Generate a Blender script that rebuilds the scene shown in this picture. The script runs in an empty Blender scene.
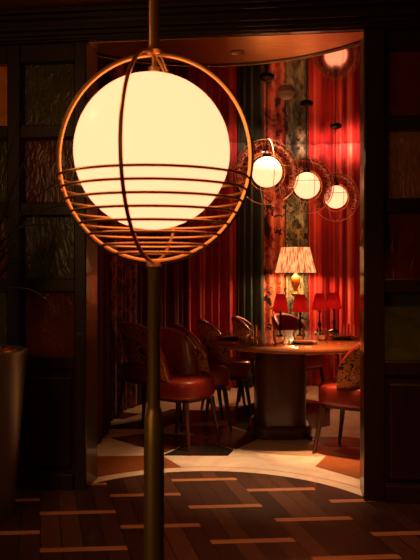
import bpy, math, random
from math import sin, cos, pi, radians, sqrt, atan2
random.seed(7)
S = bpy.context.scene
C = S.collection
F = 700.0; H = 1.3; HY = 270.0           # focal length in pixels, eye height, horizon row

def fl(px, py, z=0.0):                    # floor point seen at a pixel
    d = F*(H-z)/(py-HY)
    return ((px-210)/F*d, d, z)

# ------------------------------------------------------------------ materials
def mat(name, col=(.5,.5,.5), rough=.5, metal=0, emit=None, estr=1, trans=0, ior=1.45, alpha=1, sheen=0, coat=0):
    m = bpy.data.materials.new(name); m.use_nodes = True
    b = m.node_tree.nodes['Principled BSDF']
    b.inputs['Base Color'].default_value = (*col, 1)
    b.inputs['Roughness'].default_value = rough
    b.inputs['Metallic'].default_value = metal
    b.inputs['Transmission Weight'].default_value = trans
    b.inputs['IOR'].default_value = ior
    b.inputs['Alpha'].default_value = alpha
    b.inputs['Sheen Weight'].default_value = sheen
    b.inputs['Coat Weight'].default_value = coat
    if emit:
        b.inputs['Emission Color'].default_value = (*emit, 1)
        b.inputs['Emission Strength'].default_value = estr
    return m
class N:
    """small helper for node graphs"""
    def __init__(s, m): s.m = m; s.t = m.node_tree; s.b = s.t.nodes['Principled BSDF']
    def n(s, typ, **kw):
        nd = s.t.nodes.new(typ)
        for k, v in kw.items():
            if k in nd.inputs.keys(): s.put(nd, k, v)
            else: setattr(nd, k, v)
        return nd
    def put(s, nd, k, v):
        if hasattr(v, 'is_output'): s.t.links.new(v, nd.inputs[k])
        else: nd.inputs[k].default_value = v
    def coord(s, kind='Object', scale=(1,1,1), loc=(0,0,0)):
        c = s.n('ShaderNodeTexCoord'); mp = s.n('ShaderNodeMapping')
        s.t.links.new(c.outputs[kind], mp.inputs['Vector'])
        mp.inputs['Scale'].default_value = scale; mp.inputs['Location'].default_value = loc
        return mp.outputs[0]
    def noise(s, v, scale=5, detail=3, rough=.5, dist=0):
        nd = s.n('ShaderNodeTexNoise'); s.put(nd,'Vector',v); s.put(nd,'Scale',scale); s.put(nd,'Detail',detail)
        s.put(nd,'Roughness',rough); s.put(nd,'Distortion',dist); return nd.outputs['Fac']
    def ramp(s, f, stops, interp='LINEAR'):
        r = s.n('ShaderNodeValToRGB'); s.put(r,'Fac',f); cr = r.color_ramp; cr.interpolation = interp
        while len(cr.elements) < len(stops): cr.elements.new(.5)
        for e, (p, c) in zip(cr.elements, stops): e.position = p; e.color = (*c, 1) if len(c)==3 else c
        return r.outputs['Color']
    def math(s, op, a, b=0.0, c=0.0):
        nd = s.n('ShaderNodeMath'); nd.operation = op
        for i, v in enumerate((a,b,c)):
            if hasattr(v,'is_output'): s.t.links.new(v, nd.inputs[i])
            else: nd.inputs[i].default_value = v
        return nd.outputs[0]
    def mix(s, f, a, b, mode='MIX'):
        nd = s.n('ShaderNodeMix'); nd.data_type='RGBA'; nd.blend_type = mode
        for k, v in ((0,f),(6,a),(7,b)):
            if hasattr(v,'is_output'): s.t.links.new(v, nd.inputs[k])
            else: nd.inputs[k].default_value = v if k==0 else (*v,1)
        return nd.outputs[2]
    def bump(s, h, strength=.3, dist=.01):
        nd = s.n('ShaderNodeBump'); s.put(nd,'Height',h); s.put(nd,'Strength',strength); s.put(nd,'Distance',dist)
        s.t.links.new(nd.outputs[0], s.b.inputs['Normal'])
    def color(s, c): s.t.links.new(c, s.b.inputs['Base Color'])

def wood(name, c1, c2, rough=.35, scale=(3,3,40), coat=.3):
    m = mat(name, c1, rough, coat=coat); g = N(m)
    v = g.coord('Object', (scale[0], scale[1], scale[2]))
    g.color(g.ramp(g.noise(v, 1.5, 5, .6, .6), [(.3,c1),(.7,c2)]))
    g.bump(g.noise(v, 3, 3), .08, .003)
    return m

M = {}
M['mahogany'] = wood('dark mahogany', (.016,.005,.003), (.032,.009,.005), .36, (14,14,1.2))
M['table_wood'] = wood('table mahogany', (.24,.075,.028), (.36,.12,.04), .22, (1.5,12,12), .4)
M['base_wood'] = wood('table pedestal wood', (.05,.016,.008), (.085,.028,.012), .35, (14,14,1.2))
M['leg_wood'] = wood('chair leg walnut', (.06,.02,.01), (.10,.035,.015), .35, (20,20,2))
M['brass'] = mat('brushed brass', (.72,.40,.13), .34, .85)
M['old_brass'] = mat('aged brass', (.50,.34,.11), .42, .75)
M['cage'] = mat('cage brass', (.88,.50,.15), .34, 1)
M['black_metal'] = mat('dark bronze', (.05,.03,.02), .4, 1)
M['globe'] = mat('opal glass globe', (.3,.25,.2), .3, emit=(2.4,.82,.40), estr=1.0)
M['pglobe'] = mat('opal pendant glass', (.8,.7,.5), .3, emit=(2.8,.86,.42), estr=1.0)
M['leather'] = mat('red leather', (.26,.024,.010), .38, coat=.15)
N(M['leather']).bump(N(M['leather']).noise(N(M['leather']).coord(), 90, 2), .1, .002)
M['glass'] = mat('clear glass', (1,.95,.9), .02, trans=1, ior=1.45)
M['candle'] = mat('tealight wax', (.8,.4,.15), .5, emit=(1.2,.25,.04), estr=.3)
M['plate'] = mat('dark stoneware', (.10,.05,.035), .25, coat=.5)
M['napkin'] = mat('rust linen napkin', (.35,.12,.05), .8)
M['steel'] = mat('satin steel', (.6,.5,.4), .3, 1)
M['white_plastic'] = mat('warm white plastic', (.95,.8,.62), .5)
M['lamp_red'] = mat('red pleated silk', (.45,.015,.02), .7, emit=(1.0,.010,.014), estr=.02)

_g=N(M['lamp_red']); _o=[n_ for n_ in _g.t.nodes if n_.type=='OUTPUT_MATERIAL'][0]
_tr=_g.n('ShaderNodeBsdfTranslucent'); _tr.inputs['Color'].default_value=(.75,.03,.03,1)
_mx=_g.n('ShaderNodeMixShader'); _mx.inputs[0].default_value=.5
_g.t.links.new(_g.b.outputs[0],_mx.inputs[1]); _g.t.links.new(_tr.outputs[0],_mx.inputs[2]); _g.t.links.new(_mx.outputs[0],_o.inputs['Surface'])
# floral chair fabric
m = mat('floral tapestry', (.1,.05,.02), .7); g = N(m); v = g.coord('Object')
f1 = g.noise(v, 26, 3, .6, 1.2); vo = g.n('ShaderNodeTexVoronoi'); g.put(vo,'Vector',v); g.put(vo,'Scale',34)
c = g.ramp(f1, [(.33,(.012,.010,.010)),(.42,(.62,.24,.04)),(.56,(.60,.14,.03)),(.63,(.75,.45,.16))], 'CONSTANT')
c = g.mix(g.math('LESS_THAN', vo.outputs['Distance'], .2), c, (.02,.035,.06)); g.color(c); M['floral'] = m

# mirror-like lacquered ceiling
m = mat('smoked mirror ceiling', (.44,.31,.27), .06, 1); g = N(m)
M['mirror'] = m
# copper soffit: brushed
m = mat('brushed copper', (.75,.34,.12), .33, 1); g = N(m); v = g.coord('Object', (2,60,2))
g.bump(g.noise(v, 3, 3), .12, .002); r = g.ramp(g.noise(v, 4, 3), [(.3,(.60,.30,.09)),(.7,(.90,.48,.16))]); g.color(r); M['copper'] = m

# stained panes
def pane(name, c1, c2, scale, rough=.22):
    m = mat(name, c1, rough, coat=.4); g = N(m); v = g.coord('Object')
    n1 = g.noise(v, scale, 4, .6, 1.5); g.color(g.ramp(n1, [(.3,c1),(.7,c2)]))
    n2 = g.noise(g.coord('Object',(1,1,.35)), scale*4, 2, .5, 2.5); g.bump(n2, .6, .006); return m
M['pane_green'] = pane('green cathedral glass', (.05,.055,.008), (.12,.11,.02), 6)
M['pane_red'] = pane('red brown glass', (.14,.02,.008), (.20,.035,.012), 5)
M['pane_amber'] = pane('amber ripple glass', (.30,.11,.02), (.45,.18,.04), 8)
M['pane_orange'] = pane('orange glass', (.75,.20,.03), (.9,.28,.05), 8)

# curtains: UV x = distance along the track, y = height
def curtain_mat(name, stops, kind='plain', a=(.2,.01,.01), rough=.75, scale=5):
    m = mat(name, a, rough, sheen=.15); g = N(m)
    v = g.coord('UV', (1,1,1))
    if kind == 'stripe':
        f = g.noise(g.coord('UV', (14,.06,1)), 1.0, 2, .6); g.color(g.ramp(f, stops, 'LINEAR'))
    elif kind == 'floral':
        f = g.noise(g.coord('UV', (1.6,.8,1)), scale, 3, .55, 2.2)
        col = g.ramp(f, stops, 'LINEAR')
        f2 = g.noise(g.coord('UV', (2.2,1.1,1), (3,1,0)), scale*1.3, 2, .5, 1.2)
        k1 = g.math('LESS_THAN', g.math('ABSOLUTE', g.math('SUBTRACT', f2, .5)), .018)
        f3 = g.noise(g.coord('UV', (1.5,1.5,1), (7,2,0)), scale*2.2, 3, .6, .8)
        k = g.math('MAXIMUM', k1, g.math('GREATER_THAN', f3, .60))
        col = g.mix(k, col, (.008,.004,.004)); g.color(col)
    else:
        f = g.noise(g.coord('UV', (8,.3,1)), 1.5, 3, .6); g.color(g.ramp(f, stops))
    return m
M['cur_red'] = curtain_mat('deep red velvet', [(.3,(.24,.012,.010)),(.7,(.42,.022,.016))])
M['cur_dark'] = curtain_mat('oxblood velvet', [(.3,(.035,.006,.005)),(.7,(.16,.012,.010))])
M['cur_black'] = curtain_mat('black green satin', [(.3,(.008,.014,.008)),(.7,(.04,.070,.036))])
M['cur_green'] = curtain_mat('olive leaf print', [(.30,(.02,.025,.015)),(.45,(.12,.14,.06)),(.6,(.34,.33,.18)),(.72,(.06,.07,.04))], 'floral', scale=4)
M['cur_salmon'] = curtain_mat('coral branch print', [(.32,(.02,.008,.006)),(.42,(.50,.06,.03)),(.55,(.75,.24,.12)),(.7,(.45,.03,.02))], 'floral', scale=3)
M['cur_print'] = curtain_mat('maroon leaf print', [(.35,(.015,.005,.005)),(.45,(.16,.02,.015)),(.55,(.30,.06,.04)),(.68,(.07,.008,.008))], 'floral', scale=4)
M['cur_stripe'] = curtain_mat('crimson stripe satin', [(.3,(.10,.004,.006)),(.45,(.42,.010,.012)),(.56,(.55,.014,.014)),(.61,(.80,.20,.12)),(.66,(.50,.012,.012)),(.8,(.20,.006,.008))], 'stripe')

# sconce shade: ikat stripes, lit from inside
m = mat('pleated ikat shade', (.9,.6,.4), .8); g = N(m)
v = g.coord('UV', (1,1,1)); n1 = g.noise(g.coord('UV', (26,5,1)), 1.6, 2, .5, .6)
col = g.ramp(n1, [(.42,(.85,.07,.03)),(.48,(1,.38,.12)),(.57,(1,.62,.21))]); g.b.inputs['Base Color'].default_value=(.40,.22,.09,1)
g.t.links.new(col, g.b.inputs['Emission Color']); g.b.inputs['Emission Strength'].default_value = .95; M['ikat'] = m
M['amber_glass'] = mat('amber glass urn', (.30,.09,.015), .15, emit=(1,.22,.03), estr=.06, coat=.6)

# marble floor
def marble(name, c1, c2, rough=.25, sc=2.5):
    m = mat(name, c1, rough); g = N(m); v = g.coord('Object')
    g.color(g.ramp(g.noise(v, sc, 6, .65, 1.8), [(.35,c1),(.65,c2)])); return m
M['cream'] = marble('cream marble', (.66,.50,.36), (.80,.66,.50))
M['terra'] = marble('terracotta marble', (.20,.060,.018), (.34,.11,.035), .35, 30)
M['brown'] = marble('brown marble', (.10,.034,.012), (.17,.058,.022))
M['black'] = marble('black marble', (.010,.007,.006), (.03,.02,.015))

# parquet: half-offset columns of long dark planks separated by pale end strips
m = mat('dark parquet', (.05,.02,.01), .42, coat=.15); g = N(m)
tc = g.n('ShaderNodeTexCoord'); sp = g.n('ShaderNodeSeparateXYZ'); g.t.links.new(tc.outputs['Object'], sp.inputs[0])
X, Y = sp.outputs[0], sp.outputs[1]
Ux,Uy,Vx,Vy = .400,.030,-.120,.490
det = Ux*Vy - Uy*Vx
ox, oy = -.23, 4.29                      # origin: left end of one strip
dx = g.math('SUBTRACT', X, ox); dy = g.math('SUBTRACT', Y, oy)
cu = g.math('ADD', g.math('MULTIPLY', dx, Vy/det), g.math('MULTIPLY', dy, -Vx/det))
cv = g.math('ADD', g.math('MULTIPLY', dx, -Uy/det), g.math('MULTIPLY', dy, Ux/det))
ci = g.math('FLOOR', cu); cv2 = g.math('ADD', cv, g.math('MULTIPLY', ci, .46))
cj = g.math('FLOOR', cv2); fu = g.math('SUBTRACT', cu, ci); fv = g.math('SUBTRACT', cv2, cj)
strip = g.math('LESS_THAN', fv, .098)
pk = g.math('FLOOR', g.math('MULTIPLY', fu, 4)); pf = g.math('FRACT', g.math('MULTIPLY', fu, 4))
gap = g.math('LESS_THAN', pf, .05)
wn = g.n('ShaderNodeTexWhiteNoise'); wn.noise_dimensions = '3D'
cb = g.n('ShaderNodeCombineXYZ'); g.t.links.new(ci, cb.inputs[0]); g.t.links.new(cj, cb.inputs[1]); g.t.links.new(pk, cb.inputs[2])
g.t.links.new(cb.outputs[0], wn.inputs['Vector'])
grain = g.noise(g.coord('Object', (40,3,1)), 1.5, 4, .6, .4)
dk = g.ramp(wn.outputs['Value'], [(0,(.045,.017,.008)),(.6,(.085,.032,.014)),(1,(.14,.055,.022))])
dk = g.mix(g.math('MULTIPLY', grain, .6), dk, (.02,.008,.004))
dk = g.mix(gap, dk, (.008,.003,.002))
lt = g.ramp(g.noise(g.coord('Object',(4,40,1)), 1.5, 3), [(.3,(.34,.14,.06)),(.7,(.48,.21,.09))])
g.color(g.mix(strip, dk, lt)); M['parquet'] = m
M['hall_ceiling'] = mat('brown painted ceiling', (.30,.12,.04), .7)
M['wall'] = mat('oxblood plaster', (.08,.015,.012), .8)
# plants
M['leaf'] = mat('dark palm leaf', (.03,.045,.012), .45)
M['chips'] = mat('moss and bark chips', (.50,.20,.05), .9)
M['pot'] = mat('brushed pewter pot', (.26,.22,.15), .36, .7)

# ------------------------------------------------------------------ mesh building
class MB:
    def __init__(s): s.v = []; s.f = []; s.uv = {}; s.mi = []
    def add(s, vs, fs, mi=0):
        o = len(s.v); s.v += [tuple(v) for v in vs]; s.f += [tuple(i+o for i in f) for f in fs]; s.mi += [mi]*len(fs)
        return s
    def box(s, x0,x1,y0,y1,z0,z1):
        return s.add([(x0,y0,z0),(x1,y0,z0),(x1,y1,z0),(x0,y1,z0),(x0,y0,z1),(x1,y0,z1),(x1,y1,z1),(x0,y1,z1)],
              [(0,3,2,1),(4,5,6,7),(0,1,5,4),(1,2,6,5),(2,3,7,6),(3,0,4,7)])
    def lathe(s, prof, n=40, c=(0,0,0), sx=1, sy=1, flute=0, nf=0):
        vs=[]; fs=[]; k=len(prof)
        for i in range(n):
            a=2*pi*i/n
            w = 1 + flute*cos(nf*a) if flute else 1
            for r,z in prof: vs.append((c[0]+r*w*cos(a)*sx, c[1]+r*w*sin(a)*sy, c[2]+z))
        for i in range(n):
            j=(i+1)%n
            for q in range(k-1): fs.append((i*k+q, j*k+q, j*k+q+1, i*k+q+1))
        if prof[0][0]>1e-5: fs.append(tuple(i*k for i in reversed(range(n))))
        if prof[-1][0]>1e-5: fs.append(tuple(i*k+k-1 for i in range(n)))
        return s.add(vs, fs)
    def tube(s, pts, r, n=10, closed=False, rs=None):
        P=[tuple(p) for p in pts]; m_=len(P); vs=[]; fs=[]
        from mathutils import Vector
        V=[Vector(p) for p in P]; up=None
        for i in range(m_):
            a = V[(i+1)%m_] if (closed or i<m_-1) else V[i]; b = V[i-1] if (closed or i>0) else V[i]
            t=(a-b).normalized()
            if up is None:
                up = Vector((0,0,1)) if abs(t.z)<.9 else Vector((1,0,0))
            e1 = (up - t*up.dot(t)).normalized(); up = e1; e2=t.cross(e1)
            rr = rs[i] if rs else r
            for k in range(n):
                an=2*pi*k/n; q=V[i]+e1*rr*cos(an)+e2*rr*sin(an); vs.append(tuple(q))
        for i in range(m_ if closed else m_-1):
            j=(i+1)%m_
            for k in range(n):
                l=(k+1)%n; fs.append((i*n+k, i*n+l, j*n+l, j*n+k))
        if not closed:
            fs.append(tuple(reversed(range(n)))); fs.append(tuple((m_-1)*n+k for k in range(n)))
        return s.add(vs, fs)
    def build(s, name, m, parent=None, smooth=True, bevel=0, solid=0, subsurf=0, ang=40):
        me=bpy.data.meshes.new(name); me.from_pydata(s.v, [], s.f); me.validate(); me.update()
        for mm in (m if isinstance(m,(list,tuple)) else [m]): me.materials.append(mm)
        if isinstance(m,(list,tuple)):
            for p,i in zip(me.polygons, s.mi): p.material_index=i
        import bmesh
        bm=bmesh.new(); bm.from_mesh(me); bmesh.ops.recalc_face_normals(bm, faces=bm.faces); bm.to_mesh(me); bm.free()
        if smooth:
            for p in me.polygons: p.use_smooth=True
            me.set_sharp_from_angle(angle=radians(ang))
        o=bpy.data.objects.new(name, me); C.objects.link(o)
        if parent: o.parent=parent
        if solid: md=o.modifiers.new('solid','SOLIDIFY'); md.thickness=solid; md.offset=0
        if bevel: md=o.modifiers.new('bevel','BEVEL'); md.width=bevel; md.segments=2; md.limit_method='ANGLE'
        if subsurf: md=o.modifiers.new('sub','SUBSURF'); md.levels=md.render_levels=subsurf
        return o
def tag(o, label=None, cat=None, group=None, kind=None):
    for k,v in (('label',label),('category',cat),('group',group),('kind',kind)):
        if v: o[k]=v
    return o
def empty(name, loc=(0,0,0), rz=0):
    o=bpy.data.objects.new(name,None); C.objects.link(o); o.location=loc; o.rotation_euler=(0,0,rz); o.empty_display_size=.1
    return o
def dup(o, loc, rz, label, scale=None):
    def rec(a, par):
        c=a.copy(); C.objects.link(c)
        if par: c.parent=par
        for ch in list(a.children): rec(ch, c)
        return c
    r=rec(o,None); r.location=loc; r.rotation_euler=(0,0,rz); r['label']=label
    if scale: r.scale=(scale,)*3
    return r

# ------------------------------------------------------------------ curved room outline
RC=(1.0,5.95); RR=1.92
path=[]
def outline():
    pts=[(-.93,4.42),(-.93,5.0),(-.93,5.6)]
    a0=radians(180); 
    for i in range(0,91):
        a=radians(180-i*2); pts.append((RC[0]+RR*cos(a), RC[1]+RR*sin(a)))
    pts += [(2.92,5.2),(2.92,4.7),(2.92,4.1)]
    return pts
OUT=outline()
cum=[0]
for a,b in zip(OUT,OUT[1:]): cum.append(cum[-1]+math.hypot(b[0]-a[0],b[1]-a[1]))
def at(u):
    u=max(0,min(cum[-1]-1e-6,u))
    for i in range(len(cum)-1):
        if cum[i]<=u<=cum[i+1]:
            t=(u-cum[i])/(cum[i+1]-cum[i]); a,b=OUT[i],OUT[i+1]
            dx_,dy_=b[0]-a[0],b[1]-a[1]; l=math.hypot(dx_,dy_)
            return (a[0]+dx_*t, a[1]+dy_*t, dy_/l, -dx_/l)   # inward normal
def u_at_px(px):                           # where along the track a picture column meets it
    best=None
    for k in range(0,4000):
        u=cum[-1]*k/4000
        if u<cum[2]: continue
        p=at(u); x=210+F*p[0]/p[1]
        if x>=px: return u
    return cum[-1]
CH=2.70                                    # dining ceiling

def curtain(name, u0, u1, m, label, folds=.085, amp=.032, phase=0, cat='curtain'):
    mb=MB(); n=max(12,int((u1-u0)/.009)); zs=[.015,.5,1,1.5,2,2.4,CH-.001]
    for i in range(n+1):
        u=u0+(u1-u0)*i/n; x,y,nx,ny=at(u)
        for z in zs:
            a=amp*(1.0-.35*z/CH)
            off=a*(sin(2*pi*u/folds+phase+1.5*sin(2*pi*u/folds/3.3+phase)+.12*sin(2*z+u*9))+.5*sin(2*pi*u/folds*.47+1.3+phase+.25*z)+.22*sin(2*pi*u/folds*2.3+z*.4))+.06
            mb.v.append((x+nx*off, y+ny*off, z))
    k=len(zs)
    for i in range(n):
        for q in range(k-1): mb.f.append((i*k+q,(i+1)*k+q,(i+1)*k+q+1,i*k+q+1)); mb.mi.append(0)
    o=mb.build(name, m, ang=180, solid=.004)
    me=o.data; uvl=me.uv_layers.new(name='UVMap')
    for p in me.polygons:
        for li in p.loop_indices:
            vi=me.loops[li].vertex_index; uvl.data[li].uv=(u0+(u1-u0)*(vi//k)/n, me.vertices[vi].co.z)
    tag(o,label,cat,'curtains lining the round dining room')
    return o
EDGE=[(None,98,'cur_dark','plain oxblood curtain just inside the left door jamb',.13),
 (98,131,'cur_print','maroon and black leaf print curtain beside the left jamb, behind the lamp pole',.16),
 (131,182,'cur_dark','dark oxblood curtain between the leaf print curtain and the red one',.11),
 (182,236,'cur_red','deep red velvet curtain behind the left end of the table',.13),
 (236,262,'cur_black','black green satin curtain left of the coral print curtain',.12),
 (262,284,'cur_salmon','coral curtain printed with black branches, left of the pleated lamp',.15),
 (284,308,'cur_green','olive green leaf print curtain directly behind the pleated lamp',.14),
 (308,420,'cur_stripe','crimson curtain with pale stripes to the right of the pleated lamp',.125)]
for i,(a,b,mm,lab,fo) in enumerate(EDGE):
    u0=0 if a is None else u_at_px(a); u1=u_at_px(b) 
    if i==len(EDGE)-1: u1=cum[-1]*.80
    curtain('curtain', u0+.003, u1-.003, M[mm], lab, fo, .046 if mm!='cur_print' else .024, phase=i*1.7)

# wall shell behind the curtains
mb=MB(); n=160
for i in range(n+1):
    x,y,nx,ny=at(cum[-1]*i/n)
    for off,z in ((-.03,0),(-.03,2.835),(-.15,2.835),(-.15,0)): mb.v.append((x+nx*off,y+ny*off,z))
for i in range(n):
    for q in range(4):
        r_=(q+1)%4; mb.f.append((i*4+q,(i+1)*4+q,(i+1)*4+r_,i*4+r_)); mb.mi.append(0)
tag(mb.build('wall_back', M['wall']), kind='structure')

# dining ceiling (mirror), dining floor
def disc_poly(z0,z1):
    P=[at(cum[-1]*i/90)[:2] for i in range(91)]
    P=[(p[0],p[1]) for p in P]
    mb=MB(); n=len(P)
    mb.v=[(x,y,z0) for x,y in P]+[(x,y,z1) for x,y in P]
    mb.f=[tuple(range(n)),tuple(range(2*n-1,n-1,-1))]+[(i,(i+1)%n,n+(i+1)%n,n+i) for i in range(n)]; mb.mi=[0]*len(mb.f)
    return mb
tag(disc_poly(CH,CH+.06).build('ceiling_dining', M['mirror'], smooth=False), kind='structure')

# threshold disc
DC=(-.02,3.47); DR=1.138
def arc_pts(r, a0=0, a1=360, n=96): return [(DC[0]+r*cos(radians(a0+(a1-a0)*i/n)), DC[1]+r*sin(radians(a0+(a1-a0)*i/n))) for i in range(n+1)]
mb=MB(); mb.box(-4,4.5,1.0,9,-.1,-.004); fb=mb.build('floor_slab', M['brown'], smooth=False); fb.name='floor_base'; tag(fb,kind='structure')
# dining marble floor with its inlay
mb=MB(); mb.add([(-1.3,4.0,0),(3.2,3.8,0),(3.2,8.3,0),(-1.3,8.3,0)],[(0,1,2,3)],0)
polys=[
 (1,[(60,457),(162,455.6),(181,467),(196,480),(60,492)]),
 (3,[(90,429),(141,421),(172,424),(160,429)]),
 (1,[(90,430.5),(108,438),(90,441)]),
 (2,[(110,438),(150,433),(198,436),(213,443.5),(187,444),(166,452.5),(137,446)]),
 (3,[(162,455.6),(188,444),(213,443.5),(234,450),(228,456)]),
 (2,[(176,426),(228,426),(262,437),(236,449.5),(213,443.5),(198,436)]),
 (2,[(141,420),(172,409),(228,412),(228,420),(172,424)]),
 (3,[(228,412),(262,400),(330,404),(330,426),(262,436),(228,425)]),
 (1,[(315,466.5),(327,455),(362,458),(410,466),(410,487),(362,480)]),
 (1,[(333,451.5),(345,448),(400,452),(400,459),(350,456)]),
 (2,[(300,437),(345,437),(400,441),(400,447),(330,447)]),
 (2,[(90,419),(120,412),(140,414),(125,419)]),
]
for mi,pp in polys:
    k=len(pp); mb.add([(fl(x,y)[0],fl(x,y)[1],.0015) for x,y in pp],[tuple(range(k))],mi)
tag(mb.build('floor_dining', [M['cream'],M['terra'],M['brown'],M['black']], smooth=False), kind='structure')
# border ring of cream marble + thin dark line, then the parquet disc/hall floor
def ring(r0,r1,z,name,m):
    mb=MB(); K_=[i for i,p in enumerate(arc_pts(DR,0,180)) if (p[1]-4.12)*cos(.1214)+(p[0]+.73)*sin(.1214)>.08]; A=[arc_pts(r0,0,180)[i] for i in K_]; B=[arc_pts(r1,0,180)[i] for i in K_]; n=len(A)
    mb.v=[(x,y,z) for x,y in A]+[(x,y,z) for x,y in B]
    mb.f=[(i,i+1,n+i+1,n+i) for i in range(n-1)]; mb.mi=[0]*len(mb.f)
    return tag(mb.build(name,m,smooth=False),kind='structure')
ring(DR-.095,DR,.0030,'trim_1',M['cream'])
ring(DR,DR+.008,.0034,'trim_2',M['terra'])
mb=MB(); A=arc_pts(DR-.095,0,180); P=[(x,y) for x,y in A if (y-4.12)*cos(.1214)+(x+.73)*sin(.1214)>.06]
ya=4.02
xs=[p[0] for p in P]
poly=[(4.2,3.60)]+[(p[0],p[1]) for p in P]+[(-3.8,4.56),(-3.8,1.0),(4.2,1.0)]
mb.add([(x,y,.0045) for x,y in poly],[tuple(range(len(poly)))])
tag(mb.build('floor', M['parquet'], smooth=False), kind='structure')

# ------------------------------------------------------------------ partition, in its own frame: origin at the left jamb's front corner
PL=(-.73,4.12); PA=-atan2(.20,1.64)
def loc(o): o.location=(PL[0],PL[1],0); o.rotation_euler=(0,0,PA); return o
OW=1.605; DEP=.25
JW={-1:.075,1:.115}
def side(name, sgn, x0, cols):
    """x0 jamb edge in the partition frame; panels run outwards"""
    def X_(a,b): return (min(x0+sgn*a,x0+sgn*b), max(x0+sgn*a,x0+sgn*b))
    W=JW[sgn]+cols*.42+.08
    a,b=X_(JW[sgn],W)
    root=loc(tag(MB().box(a,b,.05,DEP-.05,.0,.74).build(name, M['mahogany'], smooth=False, bevel=.004),kind='structure'))
    def part(nm, bx, m, bev=.004, par=root):
        o=MB().box(*bx).build(nm, m, par, smooth=False, bevel=bev); return o
    j=X_(0,JW[sgn]); part('jamb',(j[0],j[1],0,DEP,0,2.651),M['mahogany'],.008)
    for k in range(cols+1):
        e=JW[sgn]+k*.42+.0; q=X_(e+ (0 if k else 0), e+.02 if k==0 else e+.0)
    for k in range(cols):
        e=JW[sgn]+k*.42; q=X_(e+.34,e+.42); part('post',(q[0],q[1],.02,DEP-.02,.74,2.651),M['mahogany'],.006)
    zr=[.745,1.21,1.665,2.13,2.585]
    for z in zr:
        q=X_(JW[sgn],W); part('rail',(q[0],q[1],.035,DEP-.035,z-.04,2.651 if z>2.5 else z+.04),M['mahogany'],.006)
    for k in range(cols):
        e=JW[sgn]+k*.42; q=X_(e,e+.34)
        px0,px1=X_(e+.03,e+.31); part('panel',(px0,px1,.03,.06,.12,.66),M['mahogany'],.01)
    q=X_(JW[sgn],W); part('skirting',(q[0],q[1],-.02,DEP+.01,.004,.10),M['mahogany'],.006)
    return root, X_, zr
def panes(root, X_, zr, cols, mats, sgn):
    for k in range(cols):
        e=JW[sgn]+k*.42; q=X_(e,e+.34)
        for r_ in range(4):
            o=MB().box(q[0]-.004,q[1]+.004,.10,.112,zr[r_]+.035,zr[r_+1]-.035).build('pane',M[mats[k%len(mats)][r_]],root,smooth=False)
rt,X1,zr=side('wall_left',-1,0.0,4); panes(rt,X1,zr,4,[['pane_red','pane_green','pane_red','pane_green'],['pane_green','pane_red','pane_green','pane_orange']],-1)
rt,X2,zr=side('wall_right',1,OW,4); panes(rt,X2,zr,4,[['pane_green','pane_red','pane_amber','pane_red'],['pane_red','pane_green','pane_red','pane_green']],1)
# lintel with cornice mouldings
mb=MB(); xa,xb=-1.95,OW+1.95
mb.box(xa,xb,0,.05,2.652,2.838)
lin=loc(tag(mb.build('trim_3', M['mahogany'], smooth=False, bevel=.004),kind='structure'))
for y0,z0,z1 in ((-.03,2.68,2.705),(-.055,2.705,2.73),(-.02,2.66,2.68),(-.05,2.775,2.80),(-.08,2.80,2.825)):
    MB().box(xa,xb,y0,.0,z0,z1).build('moulding',M['mahogany'],lin,smooth=False,bevel=.004)

# copper soffit: slab under the mirror ceiling, a half disc over the threshold
mb=MB(); SR=DR+.02; A=arc_pts(SR-.045,5,175,140)
A=[p for p in A if (p[1]-PL[1])*cos(PA)-(p[0]-PL[0])*sin(PA) > .045]
def PW(x,y): return (PL[0]+x*cos(PA)-y*sin(PA), PL[1]+x*sin(PA)+y*cos(PA))
n=len(A); z0=2.650; FR=[PW(OW+.5,.045)]; FL=[PW(-.5,.045)]
Q=FR+A+FL; q_=len(Q); mb.v=[(x,y,z0) for x,y in Q]+[(x,y,z0+.045) for x,y in Q]
mb.f=[tuple(range(q_)),tuple(range(2*q_-1,q_-1,-1))]+[(i,(i+1)%q_,q_+(i+1)%q_,q_+i) for i in range(q_)]; mb.mi=[0]*len(mb.f)
sof=tag(mb.build('ceiling_soffit', M['copper'], smooth=False),kind='structure')
B=[(DC[0]+(x-DC[0])/(SR-.045)*SR, DC[1]+(y-DC[1])/(SR-.045)*SR) for x,y in A]
mb=MB(); 
for z in (z0-.004,CH-.001):
    mb.v += [(x,y,z) for x,y in A]+[(x,y,z) for x,y in B]
mb.f=[]
for i in range(n-1):
    mb.f += [(i,i+1,n+i+1,n+i),(2*n+i,2*n+i+1,3*n+i+1,3*n+i),(n+i,n+i+1,3*n+i+1,3*n+i),(i,i+1,2*n+i+1,2*n+i)]
mb.mi=[0]*len(mb.f); mb.build('soffit_edge', M['mahogany'], sof, ang=50)
mb=MB(); mb.tube([(x,y,z0-.002) for x,y in B[::2]],.004,6); mb.build('edge_bead', M['brass'], sof)
# hall ceiling
tag(MB().box(-3.6,4.2,.3,4.75,2.84,2.92).build('ceiling', M['hall_ceiling'], smooth=False),kind='structure')

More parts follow.
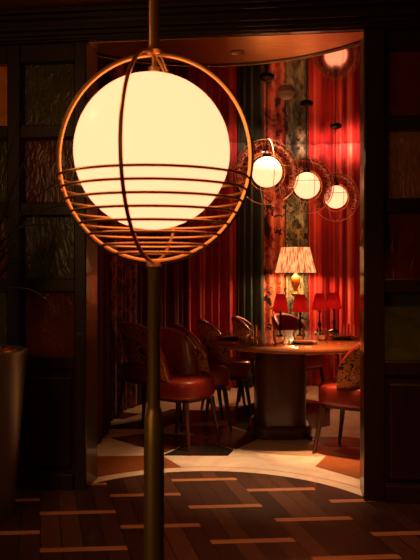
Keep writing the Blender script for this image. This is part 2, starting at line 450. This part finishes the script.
# ------------------------------------------------------------------ big globe lamp
LX,LY=-.128,1.6; lamp=empty('globe_floor_lamp',(LX,LY,0))
tag(lamp,'large glowing globe lamp in brass wire cage on a tall pole before the doorway','lamp')
CZ=1.556; CR=.22; CRZ=.237; TH=radians(-11)
def sphere_prof(r,n=40): return [(max(1e-6,r*sin(pi*i/n)), -r*cos(pi*i/n)) for i in range(n+1)]
def globe(r,c,name,m,par):
    prof=[(0 if i in(0,36) else r*sin(pi*i/36), -r*cos(pi*i/36)) for i in range(37)]
    mb=MB(); mb.lathe(prof,64,c); return mb.build(name,m,par,ang=180)
globe(.1772,(-.004,0,1.570),'globe_shade',M['globe'],lamp)
def hoop(R,RZ,th,c,r,par,m,name,n=96,seg=8):
    pts=[(c[0]+R*cos(2*pi*i/n)*cos(th), c[1]+R*cos(2*pi*i/n)*sin(th), c[2]+RZ*sin(2*pi*i/n)) for i in range(n)]
    return MB().tube(pts,r,seg,True).build(name,m,par)
hoop(CR+.002,CRZ,TH+radians(7),(0,0,CZ),.0058,lamp,M['cage'],'cage_hoop')
hoop(CR,CRZ,TH+radians(88),(0,0,CZ),.0046,lamp,M['cage'],'cage_hoop')
for z in (1.508,1.482,1.456,1.430,1.404,1.380,1.356,1.338):
    r=CR*sqrt(1-((z-CZ)/CRZ)**2); n=96
    MB().tube([(r*cos(2*pi*i/n),r*sin(2*pi*i/n),z) for i in range(n)],.0032,8,True).build('cage_ring',M['cage'],lamp)
MB().lathe([(0,1.752),(.012,1.752),(.014,1.762),(.006,1.766),(.006,1.79),(.016,1.793),(.02,1.80),(.014,1.806),(.0115,1.812),(.0115,2.838),(0,2.838)],24).build('upper_pole',M['brass'],lamp)
MB().lathe([(0,2.79),(.03,2.79),(.06,2.82),(.06,2.839),(0,2.839)],32).build('ceiling_cup',M['brass'],lamp)
MB().tube([(.012,0,1.80),(.03,0,1.755)],.003,8).build('stay',M['brass'],lamp)
MB().lathe([(0,1.318),(.017,1.316),(.019,1.308),(.014,1.300),(.0145,.98),(0,.98)],24).build('lower_pole',M['old_brass'],lamp)
MB().lathe([(0,.985),(.017,.985),(.018,.975),(.0225,.965),(.0225,.90),(.0235,.895),(.0235,.03),(0,.03)],28).build('pole_sleeve',M['old_brass'],lamp)
MB().lathe([(0,.006),(.16,.006),(.165,.014),(.16,.026),(.05,.034),(.026,.05),(0,.05)],48).build('lamp_base',M['old_brass'],lamp)

# ------------------------------------------------------------------ pendants
M['pbrass']=mat('polished rose brass',(.95,.55,.32),.45,.45)
m=mat('red leaf glass',(.45,.03,.015),.25,coat=.5); g=N(m); v=g.coord('Object')
vo=g.n('ShaderNodeTexVoronoi'); vo.feature='DISTANCE_TO_EDGE'; g.put(vo,'Vector',v); g.put(vo,'Scale',26)
ln=g.math('LESS_THAN',vo.outputs['Distance'],.06); g.color(g.mix(ln,(.40,.03,.015),(.85,.30,.12)))
g.t.links.new(g.math('ADD',g.math('MULTIPLY',ln,.40),.50), g.b.inputs['Alpha']); M['redglass']=m
def pendant():
    p=empty('globe_pendant',(0,0,0))
    tag(p,'x','pendant lamp','globe pendants hung in a row over the dining table')
    globe(.110,(0,0,0),'globe_shade',M['pglobe'],p)
    R=.236
    hoop(R,R,radians(8),(0,0,0),.0036,p,M['pbrass'],'cage_hoop',72,6)
    hoop(R,R,radians(98),(0,0,0),.0022,p,M['pbrass'],'cage_hoop',72,6)
    hoop(.134,.134,radians(8),(0,0,-.006),.0030,p,M['brass'],'inner_hoop',72,6)
    n=72; MB().tube([(R*cos(2*pi*i/n),R*sin(2*pi*i/n),.015) for i in range(n)],.0026,6,True).build('cage_ring',M['cage'],p)
    # leaf-patterned red glass band round the upper part of the globe
    mb=MB(); K=60; rows=8
    for i in range(K+1):
        a=radians(-38)+radians(256)*i/K
        for j in range(rows+1):
            t=j/rows; r=.137+.088*t; y=.030*sin(pi*t)+.004*sin(26*a)*t
            x=r*cos(a); z=r*sin(a); th=radians(8)
            mb.v.append((x*cos(th)-y*sin(th), x*sin(th)+y*cos(th), z))
    for i in range(K):
        for j in range(rows):
            q=i*(rows+1)+j; mb.f.append((q,q+rows+1,q+rows+2,q+1)); mb.mi.append(0)
    mb.build('glass_band',M['redglass'],p,ang=180,solid=.004)
    MB().lathe([(0,.104),(.030,.107),(.032,.130),(.012,.15),(.006,.155),(.004,.225),(.0035,CH-2.01-.03),(0,CH-2.01-.03)],20).build('stem',M['black_metal'],p)
    MB().lathe([(0,CH-2.01-.030),(.035,CH-2.01-.028),(.055,CH-2.01-.012),(.055,CH-2.01-.001),(0,CH-2.01-.001)],32).build('ceiling_cup',M['black_metal'],p)
    return p
p0=pendant(); p0.location=(.412,5.07,2.01); p0['label']='largest of the three caged globe pendants, nearest the big lamp'
dup(p0,(.812,5.88,2.01),0,'middle caged globe pendant of the row over the table')
dup(p0,(1.222,6.80,2.01),0,'farthest caged globe pendant, beside the right door jamb')

# ------------------------------------------------------------------ dining table
TX,TY=.68,5.66; TA,TB=.69,.76
tb=empty('dining_table',(TX,TY,0)); tag(tb,'rounded mahogany dining table on a broad pedestal under the pendants','table')
MB().lathe([(0,.700),(.93,.700),(.985,.712),(1.0,.724),(1.0,.738),(.99,.748),(.97,.75),(0,.75)],96,(0,0,0),TA,TB).build('tabletop',M['table_wood'],tb)
def superell(a,b,p,n=64): 
    o=[]
    for i in range(n):
        t=2*pi*i/n; c_,s_=cos(t),sin(t); o.append((a*math.copysign(abs(c_)**(2/p),c_), b*math.copysign(abs(s_)**(2/p),s_)))
    return o
def column(sections,p,n=64):
    mb=MB()
    for a,b,z in sections: mb.v += [(x,y,z) for x,y in superell(a,b,p,n)]
    k=len(sections)
    for q in range(k-1):
        for i in range(n): mb.f.append((q*n+i,q*n+(i+1)%n,(q+1)*n+(i+1)%n,(q+1)*n+i)); mb.mi.append(0)
    mb.f += [tuple(reversed(range(n))),tuple((k-1)*n+i for i in range(n))]; mb.mi += [0,0]
    return mb
pd=column([(.20,.25,.09),(.20,.25,.66),(.25,.30,.70)],4); o=pd.build('pedestal',M['base_wood'],tb); o.location=(-.12,-.02,0)
o=column([(.235,.30,.004),(.24,.305,.02),(.24,.305,.07),(.22,.285,.09)],4).build('plinth',M['base_wood'],tb); o.location=(-.12,-.02,0)

# ------------------------------------------------------------------ chairs
def chair():
    r=empty('dining_chair'); tag(r,'x','chair','upholstered dining chairs around the table')
    # seat cushion
    secs=[]
    for s_,z in ((.93,.355),(.985,.362),(1,.378),(1,.44),(.99,.470),(.95,.485),(.8,.492),(.4,.496)): secs.append((.215*s_,.22*s_,z))
    column(secs,3.2,48).build('seat',M['leather'],r,ang=60)
    column([(.18,.185,.33),(.19,.195,.335),(.19,.195,.357)],3.2,48).build('seat_frame',M['leg_wood'],r)
    # back: horizontal arc of sections
    A=radians(96); K=40
    def pt(a,t,off):
        top=.832-.21*(abs(a)/A)**3.0; z=.41+(top-.41)*t
        R=.180+.035*sin(pi*min(1,t*1.1)*.55)+off; w=1-.12*(1-t)
        return (R*w*sin(a)*1.02, .02-R*w*cos(a)-.05*t, z)
    def shell(o0,o1,name,m,t0=0,t1=1):
        mb=MB(); rows=10
        for o_ in (o0,o1):
            for i in range(K+1):
                a=-A+2*A*i/K
                for j in range(rows+1): mb.v.append(pt(a,t0+(t1-t0)*j/rows,o_))
        n1=(K+1)*(rows+1)
        for i in range(K):
            for j in range(rows):
                q=i*(rows+1)+j; mb.f += [(q,q+rows+1,q+rows+2,q+1),(n1+q,n1+q+1,n1+q+rows+2,n1+q+rows+1)]
        for i in range(K):
            for j in (0,rows):
                q=i*(rows+1)+j; mb.f.append((q,q+rows+1,n1+q+rows+1,n1+q))
        for j in range(rows):
            for i in (0,K):
                q=i*(rows+1)+j; mb.f.append((q,q+1,n1+q+1,n1+q))
        mb.mi=[0]*len(mb.f); return mb.build(name,m,r,ang=50)
    shell(.0,.022,'back_shell',M['floral'])
    shell(-.038,-.001,'back_pad',M['leather'],.06,.98)
    MB().tube([pt(-A+2*A*i/K,1.0,-.006) for i in range(K+1)],.026,10,rs=[.018+.010*cos(pi/2*(2*i/K-1)) for i in range(K+1)]).build('top_roll',M['leather'],r)
    for sx,sy in ((-1,1),(1,1),(-1,-1),(1,-1)):
        x,y=.165*sx,.155*sy
        MB().tube([(x,y,.335),(x+.018*sx,y+.022*sy,.17),(x+.036*sx,y+.05*sy,.0)],.02,10,rs=[.021,.017,.011]).build('leg',M['leg_wood'],r)
    return r
def face(dx_,dy_): return atan2(-dx_,dy_)
c0=chair(); c0.location=(-.21,5.30,0); c0.rotation_euler=(0,0,face(.75,-.5))
c0['label']='dark red chair standing nearest, just right of the lamp pole'
dup(c0,(-.53,6.14,0),face(.75,.6),'chair with patterned back behind the lamp pole, against the curtains')
dup(c0,(-.06,5.84,0),face(.97,.15),'chair with patterned back at the left end of the table')
dup(c0,(.145,6.33,0),face(1,.10),'chair behind the left rim of the table, second red top along')
dup(c0,(.47,6.68,0),face(1,-.12),'chair behind the table in front of the black green curtain')
dup(c0,(.87,6.93,0),face(.75,-.7),'chair behind the table lamps, its top edge catching the light')
dup(c0,(1.02,5.0,0),face(-.80,.60),'bright red seated chair with orange floral back beside the right jamb')

# ------------------------------------------------------------------ table lamps
def table_lamp():
    r=empty('table_lamp'); tag(r,'x','table lamp','small red shaded lamps on the dining table')
    MB().lathe([(0,0),(.045,0),(.047,.008),(.03,.016),(.012,.026),(.009,.06),(.017,.075),(.017,.085),(.008,.10),(.008,.18),(.014,.19),(.006,.205),(.004,.335),(0,.335)],24).build('lamp_base',M['black_metal'],r)
    mb=MB(); n=96
    for i in range(n):
        a=2*pi*i/n; w=1+.028*cos(24*a)
        for rr,z in ((.067,.205),(.0668,.21),(.055,.27),(.038,.345),(.0375,.348)): mb.v.append((rr*w*cos(a),rr*w*sin(a),z))
    for i in range(n):
        for q in range(4): mb.f.append((i*5+q,((i+1)%n)*5+q,((i+1)%n)*5+q+1,i*5+q+1)); mb.mi.append(0)
    mb.build('lamp_shade',M['lamp_red'],r,ang=180)
    return r
t0=table_lamp(); t0.location=(.59,5.86,.75); t0['label']='leftmost small red lamp on the table'
spots=[((.745,5.78),'small red lamp on the table standing right under the pleated lamp'),((.945,6.04),'third small red lamp from the left on the table'),((1.11,6.26),'rightmost small red lamp on the table')]
for (x,y),l in spots: dup(t0,(x,y,.75),.3,l)

# ------------------------------------------------------------------ pleated lamp at the curtains
SX,SY=.905,7.42
r=empty('pleated_lamp',(SX,SY,0)); tag(r,'tall lamp with a glowing pleated cream and red shade against the green curtain','lamp')
n=192; mb=MB(); zs=[(.212,1.272),(.211,1.285),(.18,1.40),(.150,1.53),(.149,1.54)]
for i in range(n):
    a=2*pi*i/n; w=1+.022*cos(36*a)
    for rr,z in zs: mb.v.append((rr*w*cos(a),rr*w*sin(a),z))
for i in range(n):
    for q in range(4): mb.f.append((i*5+q,((i+1)%n)*5+q,((i+1)%n)*5+q+1,i*5+q+1)); mb.mi.append(0)
o=mb.build('lamp_shade',M['ikat'],r,solid=.002,ang=180); uvl=o.data.uv_layers.new(name='UVMap')
for p in o.data.polygons:
    for li in p.loop_indices:
        vi=o.data.loops[li].vertex_index; i=vi//5
        if p.index>=4*(n-1) and i==0: i=n
        uvl.data[li].uv=(i/n*2, o.data.vertices[vi].co.z*1.2)
MB().lathe([(0,1.10),(.022,1.10),(.035,1.125),(.05,1.17),(.052,1.20),(.035,1.235),(.018,1.25),(.018,1.27),(0,1.27)],32).build('urn',M['amber_glass'],r)
MB().lathe([(0,1.03),(.04,1.03),(.045,1.05),(.03,1.062),(.018,1.075),(.024,1.10),(0,1.10)],32).build('cup',M['brass'],r)
MB().lathe([(0,.005),(.125,.005),(.13,.02),(.12,.035),(.03,.045),(.013,.06),(.012,1.03),(0,1.03)],32).build('stand',M['old_brass'],r)
MB().tube([(0,0,1.27),(0,0,1.46)],.006,8).build('rod',M['brass'],r)
globe(.028,(0,0,1.40),'bulb',mat('bulb',(1,.8,.5),.5,emit=(3,1.2,.4),estr=4),r)

# ------------------------------------------------------------------ table settings
def on_table(px,py): return fl(px,py,.75)[:2]
def tumbler():
    mb=MB(); mb.lathe([(0,0),(.030,0),(.036,.006),(.046,.035),(.046,.05),(.038,.095),(.0355,.095),(.0435,.05),(.0435,.036),(.033,.011),(0,.010)],28); return mb
tg=empty('tealight_glass'); tag(tg,'x','candle glass','rounded glasses set on the dining table')
tumbler().build('glass',M['glass'],tg); MB().lathe([(0,.012),(.024,.012),(.024,.034),(0,.034)],20).build('tealight',M['candle'],tg)
L=[((279,343),'dark rounded glass at the front of the table below the leftmost red lamp'),((299,341),'rounded glass beside the dark plate near the front rim of the table'),((322,340),'rounded glass below the third red lamp on the table')]
for i,((px,py),l) in enumerate(L):
    x,y=on_table(px,py)
    if i==0: tg.location=(x,y,.75); tg['label']=l
    else: dup(tg,(x,y,.75),0,l)
wg=empty('water_glass'); tag(wg,'x','glass','straight glasses set on the dining table')
MB().lathe([(0,0),(.026,0),(.027,.004),(.030,.10),(.0285,.10),(.0255,.008),(0,.008)],24).build('glass',M['glass'],wg)
L=[((254,337.5),'straight glass left of the small red lamps on the table'),((346,336),'straight glass near the right end of the table'),((355,337),'rightmost straight glass on the table'),((309,331),'straight glass behind the rounded ones, mid table')]
for i,((px,py),l) in enumerate(L):
    x,y=on_table(px,py)
    if i==0: wg.location=(x,y,.75); wg['label']=l
    else: dup(wg,(x,y,.75),0,l)
pl=empty('plate'); tag(pl,'x','plate','dark plates laid on the dining table')
MB().lathe([(0,0),(.07,0),(.08,.006),(.115,.014),(.117,.018),(.078,.012),(0,.010)],48).build('dish',M['plate'],pl)
nk=MB().box(-.07,.07,-.028,.028,0,.012).build('napkin',M['napkin'],bevel=.004); tag(nk,'x','napkin','folded napkins on the plates')
L=[((303,343.5),'dark plate under a folded napkin at the front rim of the table'),((342,339),'dark plate on the right side of the table'),((229,339),'plate under a folded napkin at the left end of the table')]
for i,((px,py),l) in enumerate(L):
    x,y=on_table(px,py)
    if i==0: pl.location=(x,y,.75); pl['label']=l
    else: dup(pl,(x,y,.75),.4*i,l)
    nl='folded rust napkin on '+('the plate at the front rim of the table','the plate on the right side of the table','the plate at the left end of the table')[i]
    if i==0: nk.location=(x,y,.762); nk['label']=nl
    else: dup(nk,(x,y,.762),.4*i,nl)

# ------------------------------------------------------------------ ceiling items
sd=empty('smoke_detector',(.60,5.5,CH)); tag(sd,'round ribbed smoke detector on the mirrored ceiling','smoke detector')
MB().lathe([(0,-.055),(.035,-.055),(.05,-.045),(.05,-.038),(.058,-.036),(.058,-.028),(.05,-.026),(.06,-.018),(.066,-.014),(.066,-.001),(0,-.001)],36).build('housing',M['white_plastic'],sd)
dl=empty('downlight',(.172,4.33,2.650)); tag(dl,'small round downlight set in the copper soffit','downlight')
MB().lathe([(.032,-.001),(.042,-.001),(.044,-.004),(.040,-.008),(.032,-.006)],36).build('trim_ring',M['steel'],dl)
MB().lathe([(0,-.005),(.031,-.005),(.031,-.001),(0,-.001)],28).build('lens',mat('dim lens',(.6,.5,.4),.3,emit=(1,.5,.3),estr=.25),dl)

# ------------------------------------------------------------------ planter at the left
pt_=empty('planter',(-1.22,3.70,0)); tag(pt_,'tall tapered pewter pot filled with bark chips by the left panel','planter')
MB().lathe([(0,.005),(.175,.005),(.18,.02),(.245,.86),(.25,.875),(.235,.88),(.225,.82),(0,.82)],56).build('pot',M['pot'],pt_)
mb=MB(); rnd=random.Random(3)
for i in range(420):
    a=rnd.random()*2*pi; rr=.22*sqrt(rnd.random()); x,y,z=rr*cos(a),rr*sin(a),.835+.045*(1-rr/.23)+rnd.random()*.025
    l=.02+.02*rnd.random(); b=rnd.random()*pi; e=rnd.random()-.5
    mb.add([(x-l*cos(b),y-l*sin(b),z-.01*e),(x+.006*sin(b),y-.006*cos(b),z+.006),(x+l*cos(b),y+l*sin(b),z+.01*e+.006),(x-.006*sin(b),y+.006*cos(b),z-.003)],[(0,1,2),(0,2,3),(0,3,1),(1,3,2)])
mb.lathe([(0,.822),(.228,.822),(.22,.845),(0,.865)],32)
tag(mb.build('bark_chips',M['chips'],pt_,smooth=False),kind='stuff')
pm=empty('potted_palm',(-1.22,3.70,.84)); tag(pm,'dark palm with narrow arching leaves growing from the pewter pot','plant')
MB().tube([(0,0,0),(.01,0,.25),(-.01,.01,.5)],.02,10).build('stem',M['leg_wood'],pm)
rnd=random.Random(11)
for i in range(26):
    mb=MB(); a=rnd.random()*2*pi; ln_=(.34+.26*rnd.random())*(.62 if sin(a)>0.1 else 1); up=.5+.9*rnd.random(); K=14; w0=.013
    base=(0,0,.22+.3*rnd.random()); pts=[]
    for k in range(K+1):
        t=k/K; rr=ln_*t*(1-.1*t); z=base[2]+up*.42*t*2-1.0*ln_*t*t*.9
        pts.append((base[0]+rr*cos(a),base[1]+rr*sin(a),z))
    for k,(x,y,z) in enumerate(pts):
        w=w0*sin(pi*min(1,.12+.88*k/K))+.001; nx,ny=-sin(a),cos(a)
        mb.v += [(x-nx*w,y-ny*w,z),(x,y,z-.004),(x+nx*w,y+ny*w,z)]
    for k in range(K):
        q=k*3; mb.f += [(q,q+1,q+4,q+3),(q+1,q+2,q+5,q+4)]; mb.mi += [0,0]
    mb.build('leaf',M['leaf'],pm,solid=.001)

# ------------------------------------------------------------------ lights
def light(kind,name,loc_,energy,col,size=.1,spot=60,blend=.5,target=None):
    l=bpy.data.lights.new(name,kind); l.energy=energy; l.color=col
    if kind=='SPOT': l.spot_size=radians(spot); l.spot_blend=blend; l.shadow_soft_size=size
    elif kind=='AREA': l.size=size
    else: l.shadow_soft_size=size
    o=bpy.data.objects.new(name,l); C.objects.link(o); o.location=loc_
    if target:
        from mathutils import Vector
        d=Vector(target)-Vector(loc_); o.rotation_euler=d.to_track_quat('-Z','Y').to_euler()
    return o
OR=(1,.42,.15); AM=(1,.58,.31)
light('SPOT','table_spot',(.75,5.75,2.66),30,OR,.04,34,.9,(.70,5.7,0))
light('SPOT','threshold_spot',(.46,4.95,2.66),420,AM,.04,46,1,(.38,4.66,0))
light('SPOT','seat_spot',(1.0,4.60,2.62),420,OR,.04,30,.8,(.97,5.05,.4))
light('SPOT','left_floor_spot',(-.45,4.72,2.66),36,OR,.04,36,1,(-.50,4.75,0))
for k,(px,e) in enumerate(((205,2),(222,3),(236,6),(250,3),(266,4),(282,4),(297,6),(311,8),(325,8),(339,9),(351,13),(360,13))):
    u=u_at_px(px); x,y,nx,ny=at(u)
    light('SPOT','curtain_light',(x+nx*.19,y+ny*.19,2.675),e*.20,(1,.44,.30),.02,150,.9,(x,y,2.65))
for k,(px,e) in enumerate(((262,8),(325,11))):
    u=u_at_px(px); x,y,nx,ny=at(u)
    light('SPOT','curtain_light',(x+nx*.55,y+ny*.55,2.64),e,(1,.34,.15),.03,80,.9,(x,y,1.7))
for k,(px,e) in enumerate(((112,8),(160,3),(205,6))):  # extra spots added to bring out the dim left curtains
    u=u_at_px(px); x,y,nx,ny=at(u)
    light('SPOT','curtain_light',(x+nx*.35,y+ny*.35,2.64),e*.8,(1,.30,.14),.03,70,.9,(x,y,1.3))
light('POINT','pleated_lamp_light',(SX,SY-.03,1.34),42,(1,.50,.22),.05)
for (x,y) in ((.59,5.86),(.745,5.78),(.945,6.04),(1.11,6.26)):
    light('POINT','table_lamp_light',(x,y,.99),.22,(1,.3,.12),.02)
light('SPOT','hall_spot',(.75,2.7,2.80),95,(1,.40,.17),.05,62,1,(.65,3.45,0))
light('SPOT','hall_spot',(-.45,2.7,2.80),30,(1,.42,.17),.05,62,1,(-.45,3.4,0))
light('SPOT','planter_spot',(-1.3,3.3,2.80),26,(1,.42,.14),.05,26,1,(-1.15,3.68,.85))
light('POINT','lobby_fill_point',(-1.4,1.9,2.40),7,(1,.45,.16),.12)  # added fill for the upper pole and hall ceiling, not a fixture
light('AREA','lobby_fill_area',(-2.3,-1.2,2.2),15,(1,.50,.18),1.2,target=(-.3,3.5,1.2))  # added soft fill from behind the camera, lifts the brass pole and panes
w=bpy.data.worlds.new('World'); S.world=w; w.use_nodes=True
w.node_tree.nodes['Background'].inputs[0].default_value=(1,.35,.15,1); w.node_tree.nodes['Background'].inputs[1].default_value=.004

# ------------------------------------------------------------------ camera
cd=bpy.data.cameras.new('Camera'); cam=bpy.data.objects.new('Camera',cd); C.objects.link(cam)
cam.location=(0,0,H); cam.rotation_euler=(pi/2,0,0); cd.sensor_width=36; cd.lens=36*F/560; cd.shift_y=-10/560
cd.clip_start=.05
cd.dof.use_dof=True; cd.dof.focus_distance=4.2; cd.dof.aperture_fstop=10.0
S.camera=cam
S.view_settings.view_transform='Standard'; S.view_settings.look='None'; S.view_settings.exposure=0; S.view_settings.gamma=1
S.view_settings.use_curve_mapping=False
S.cycles.use_denoising=True
S.cycles.max_bounces=8; S.cycles.sample_clamp_indirect=4
